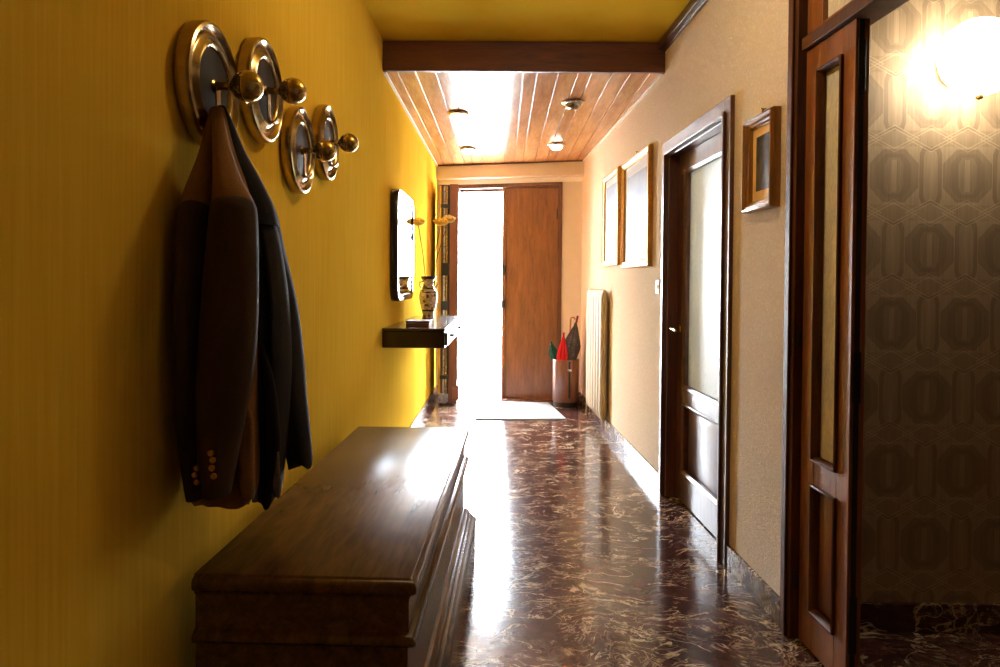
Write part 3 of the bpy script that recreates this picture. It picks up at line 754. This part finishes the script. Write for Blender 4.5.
# light switch
sw = thing('light_switch', 'ivory light switch plate beside the glass door casing', 'light switch', (rw(4.29)[0], 4.29, 1.245), RA)
MB().box(-0.010, 0, -0.036, 0.036, -0.042, 0.042).build('plate', 'white_plastic', sw, bevel=0.004)
MB().box(-0.016, -0.009, -0.012, 0.012, -0.016, 0.016).build('rocker', 'white_plastic', sw, bevel=0.002)

# ------------------------------------------------------------------ radiator
ry0, ry1 = 5.80, 6.58
rd = thing('radiator', 'cream column radiator on the stucco wall under the pale prints', 'radiator', rw(ry0), RA)
n = 6; pitch = (ry1 - ry0) / n
for k in range(n):
    c = (k + 0.5) * pitch
    rings = []
    for zz, q in ((0.095, 0.15), (0.105, 0.5), (0.13, 0.85), (0.17, 1.0), (0.5, 1.0), (0.85, 1.0), (1.13, 1.0), (1.175, 0.9), (1.2, 0.6), (1.21, 0.2)):
        rings.append([(-0.044 - 0.034 * q * math.cos(2 * PI * i / 28), c + pitch * 0.45 * (0.5 + 0.5 * q) * math.sin(2 * PI * i / 28), zz) for i in range(28)])
    col_ = MB().loft(rings).build('column', 'radiator', rd, smooth=60)
for zz in (0.16, 1.14):
    MB().tube([(-0.03, 0.05, zz), (-0.03, ry1 - ry0 - 0.05, zz)], 0.016, 12).build('header_pipe', 'radiator', rd)
for yy in (0.1, ry1 - ry0 - 0.1):
    for zz in (0.2, 1.08):
        MB().box(-0.03, 0.0, yy - 0.012, yy + 0.012, zz, zz + 0.03).build('bracket', 'gunmetal', rd)
v = MB(); v.tube([(-0.05, ry1 - ry0, 0.125), (-0.05, ry1 - ry0 + 0.05, 0.125), (-0.05, ry1 - ry0 + 0.06, 0.11), (-0.05, ry1 - ry0 + 0.06, 0.0)], 0.009, 10)
v.build('pipe', 'radiator', rd)

# ------------------------------------------------------------------ umbrella stand and umbrellas
ub = Vector((0.655, 7.10, 0))
us = thing('umbrella_stand', 'copper brown cylindrical umbrella stand with black strap beside the entrance door', 'umbrella stand', ub)
m = MB(); m.lathe([(0.132, 0.05), (0.135, 0.055), (0.135, 0.478), (0.132, 0.482), (0.126, 0.478), (0.126, 0.06)], 40); m.build('drum', 'bronze_wood', us, smooth=35)
MB().lathe([(0.122, 0.0), (0.126, 0.004), (0.126, 0.052)], 40).build('base_ring', 'black', us, smooth=35)
a0 = -PI / 2 + 0.2
cx, cyy = 0.1365 * math.cos(a0), 0.1365 * math.sin(a0)
Rm = Matrix.Translation((cx, cyy, 0)) @ Matrix.Rotation(a0 + PI / 2, 4, 'Z')
st = MB().box(-0.010, 0.010, -0.004, 0.004, 0.1, 0.47, Rm).build('strap', 'black', us, bevel=0.001)
MB().box(-0.02, 0.02, -0.010, -0.003, 0.372, 0.392, Rm).build('buckle', 'steel', st, bevel=0.003)
def umbrella(label, foot, tip, z0, z1, rmax, cm, hm, hook, pleats=8, seed=0):
    """furled umbrella standing in the bin: canopy from z0 to z1 along the line foot->tip, then the handle"""
    F, T = Vector(foot), Vector(tip)
    t = thing('umbrella', label, 'umbrella', ub + F, group='umbrellas in the copper stand')
    ax = (T - F)
    def P(z): return ax * ((z - F.z) / ax.z)
    rings = []; K = 22
    for i in range(K + 1):
        f = i / K
        c = P(z0 + (z1 - z0) * f)
        r = rmax * ((0.3 + 0.7 * (f / 0.66) ** 0.9) if f < 0.66 else max(0.14, 1 - ((f - 0.66) / 0.34) ** 1.1 * 0.86))
        ring = []
        for k in range(48):
            th = 2 * PI * k / 48
            mod = 1 + 0.2 * math.cos(pleats * th + 3.0 * f + seed) * (0.4 + 0.6 * f)
            ring.append(c + Vector((math.cos(th) * r * mod, math.sin(th) * r * mod * 0.8, 0.02 * math.cos(pleats * th + seed) * (1 if i == K else 0))))
        rings.append(ring)
    MB().loft(rings).build('canopy', cm, t, smooth=60)
    MB().tube([Vector((0, 0, 0)), P(z0 + 0.01)], 0.005, 8).build('ferrule', 'steel', t)
    e = P(T.z); u = ax.normalized()
    pts = [P(z1 - 0.02), e]
    if hook:
        side = Vector(hook)
        for k in range(1, 8):
            a = PI * k / 7
            pts.append(e + u * (0.022 * math.sin(a)) + side * (0.022 * (1 - math.cos(a))))
    MB().tube(pts, 0.009 if hook else 0.011, 10).build('handle', hm, t, smooth=60)
umbrella('furled grey black patterned umbrella with red handle in the copper stand', (-0.068, -0.025, 0.07), (0.118, -0.02, 0.93), 0.14, 0.84, 0.092, 'grey_cloth', 'leather', None, 8, 0.3)
umbrella('furled red umbrella tilted towards the door in the copper stand', (-0.065, -0.075, 0.07), (-0.03, -0.085, 0.76), 0.13, 0.735, 0.05, 'red_cloth', 'red_cloth', None, 7, 1.0)
umbrella('furled black umbrella with light wooden crook handle in the copper stand', (0.03, 0.05, 0.07), (0.052, 0.06, 0.885), 0.14, 0.74, 0.06, 'black_cloth', 'stick', (1, 0, 0), 8, 2.0)
umbrella('short furled green umbrella leaning out of the stand towards the door leaf', (-0.06, 0.02, 0.30), (-0.155, 0.0, 0.66), 0.33, 0.64, 0.05, 'green_cloth', 'black', None, 6, 2.6)

# doormat
mp = [Vector((-0.245, 6.31)), Vector((0.60, 6.35)), Vector((0.49, 7.22)), Vector((-0.25, 7.26))]
m = MB()
c = sum(mp, Vector((0, 0))) / 4
def mring(f, z): return [(c.x + (p.x - c.x) * f, c.y + (p.y - c.y) * f, z) for p in mp]
m.loft([mring(1, 0.0), mring(1, 0.009), mring(0.99, 0.013), mring(0.96, 0.013), mring(0.955, 0.010)])
tag(m.build('doormat', 'mat', smooth=40), 'pale grey doormat on the marble floor inside the entrance', 'doormat')

# ------------------------------------------------------------------ ceiling spotlights
def spot(x, y, lit, label):
    t = thing('ceiling_spotlight', label, 'spotlight', (x, y, HW), group='round spotlights in the plank ceiling')
    MB().lathe([(0.058, 0.0), (0.078, 0.0), (0.082, -0.006), (0.078, -0.012), (0.066, -0.020), (0.060, -0.020), (0.056, -0.012)], 36).build('trim_ring', 'chrome', t)
    MB().lathe([(0.056, -0.006), (0.057, -0.026), (0.05, -0.040), (0.036, -0.050), (0.018, -0.055), (0.001, -0.056)], 32).build('bulb', 'bulb_on' if lit else 'bulb_off', t)
    if lit:
        L = bpy.data.lights.new('spotlight_lamp', 'SPOT'); L.energy = 6; L.color = (1, 0.80, 0.56); L.spot_size = math.radians(125); L.spot_blend = 0.8; L.shadow_soft_size = 0.04
        o = bpy.data.objects.new('spotlight_lamp', L); COL.objects.link(o); o.parent = t; o.location = (0, 0, -0.075)
spot(-0.351, 5.263, True, 'lit round spotlight above the shelf side, closer to the wooden beam')
spot(0.488, 4.92, False, 'unlit chrome spotlight in the plank ceiling, closer to the wooden beam')
spot(-0.346, 6.65, True, 'lit round spotlight near the entrance on the yellow wall side')
spot(0.486, 6.42, True, 'lit round spotlight near the entrance on the stucco wall side')

# ------------------------------------------------------------------ light
w = bpy.data.worlds.new('World'); S.world = w; w.use_nodes = True
nt = w.node_tree; nt.nodes.clear()
bg = nt.nodes.new('ShaderNodeBackground'); wo = nt.nodes.new('ShaderNodeOutputWorld')
bg.inputs[0].default_value = (0.82, 0.91, 1.0, 1); bg.inputs[1].default_value = 88.0
nt.links.new(bg.outputs[0], wo.inputs[0])
# daylight comes in through the open half of the entrance
pl = bpy.data.lights.new('daylight_portal', 'AREA'); pl.shape = 'RECTANGLE'; pl.size = 0.52; pl.size_y = 2.32
pl.cycles.is_portal = True
po = bpy.data.objects.new('daylight_portal', pl); COL.objects.link(po)
pc = ew(-0.25, 0.12, 1.16)
nrm = Vector((math.sin(EA), -math.cos(EA), 0))      # into the hall
po.matrix_world = Matrix.Translation(pc) @ nrm.to_track_quat('-Z', 'Z').to_matrix().to_4x4()
# daylight in the room behind the frosted glass door
il = bpy.data.lights.new('inner_room_daylight', 'AREA'); il.energy = 34; il.color = (0.86, 0.94, 1.0); il.shape = 'RECTANGLE'; il.size = 1.2; il.size_y = 1.4
io = bpy.data.objects.new('inner_room_daylight', il); COL.objects.link(io)
io.matrix_world = Matrix.Translation((2.28, 4.1, 1.5)) @ Vector((-1, 0, 0)).to_track_quat('-Z', 'Z').to_matrix().to_4x4()
# hall ceiling lamp over the near half, above the frame
hl = bpy.data.lights.new('hall_ceiling_lamp', 'POINT'); hl.energy = 9.5; hl.color = (1, 0.80, 0.56); hl.shadow_soft_size = 0.12
ho = bpy.data.objects.new('hall_ceiling_lamp', hl); COL.objects.link(ho); ho.location = (0.25, 2.4, 2.58)

# ------------------------------------------------------------------ camera
cd = bpy.data.cameras.new('Camera'); cam = bpy.data.objects.new('Camera', cd); COL.objects.link(cam)
cd.sensor_fit = 'HORIZONTAL'; cd.sensor_width = 36; cd.lens = FOC * 36 / 1000
cd.shift_y = SHY / 1000; cd.clip_start = 0.05
r0, r1, r2 = CR[0], CR[1], CR[2]
cam.matrix_world = Matrix(((r0[0], -r1[0], -r2[0], 0), (r0[1], -r1[1], -r2[1], 0), (r0[2], -r1[2], -r2[2], EYE), (0, 0, 0, 1)))
S.camera = cam
S.view_settings.view_transform = 'Standard'; S.view_settings.look = 'None'
S.view_settings.gamma = 1; S.view_settings.use_curve_mapping = False
S.view_settings.exposure = 0.7
S.cycles.use_denoising = True
S.cycles.max_bounces = 14; S.cycles.diffuse_bounces = 8; S.cycles.glossy_bounces = 6; S.cycles.transmission_bounces = 6
S.cycles.sample_clamp_indirect = 12
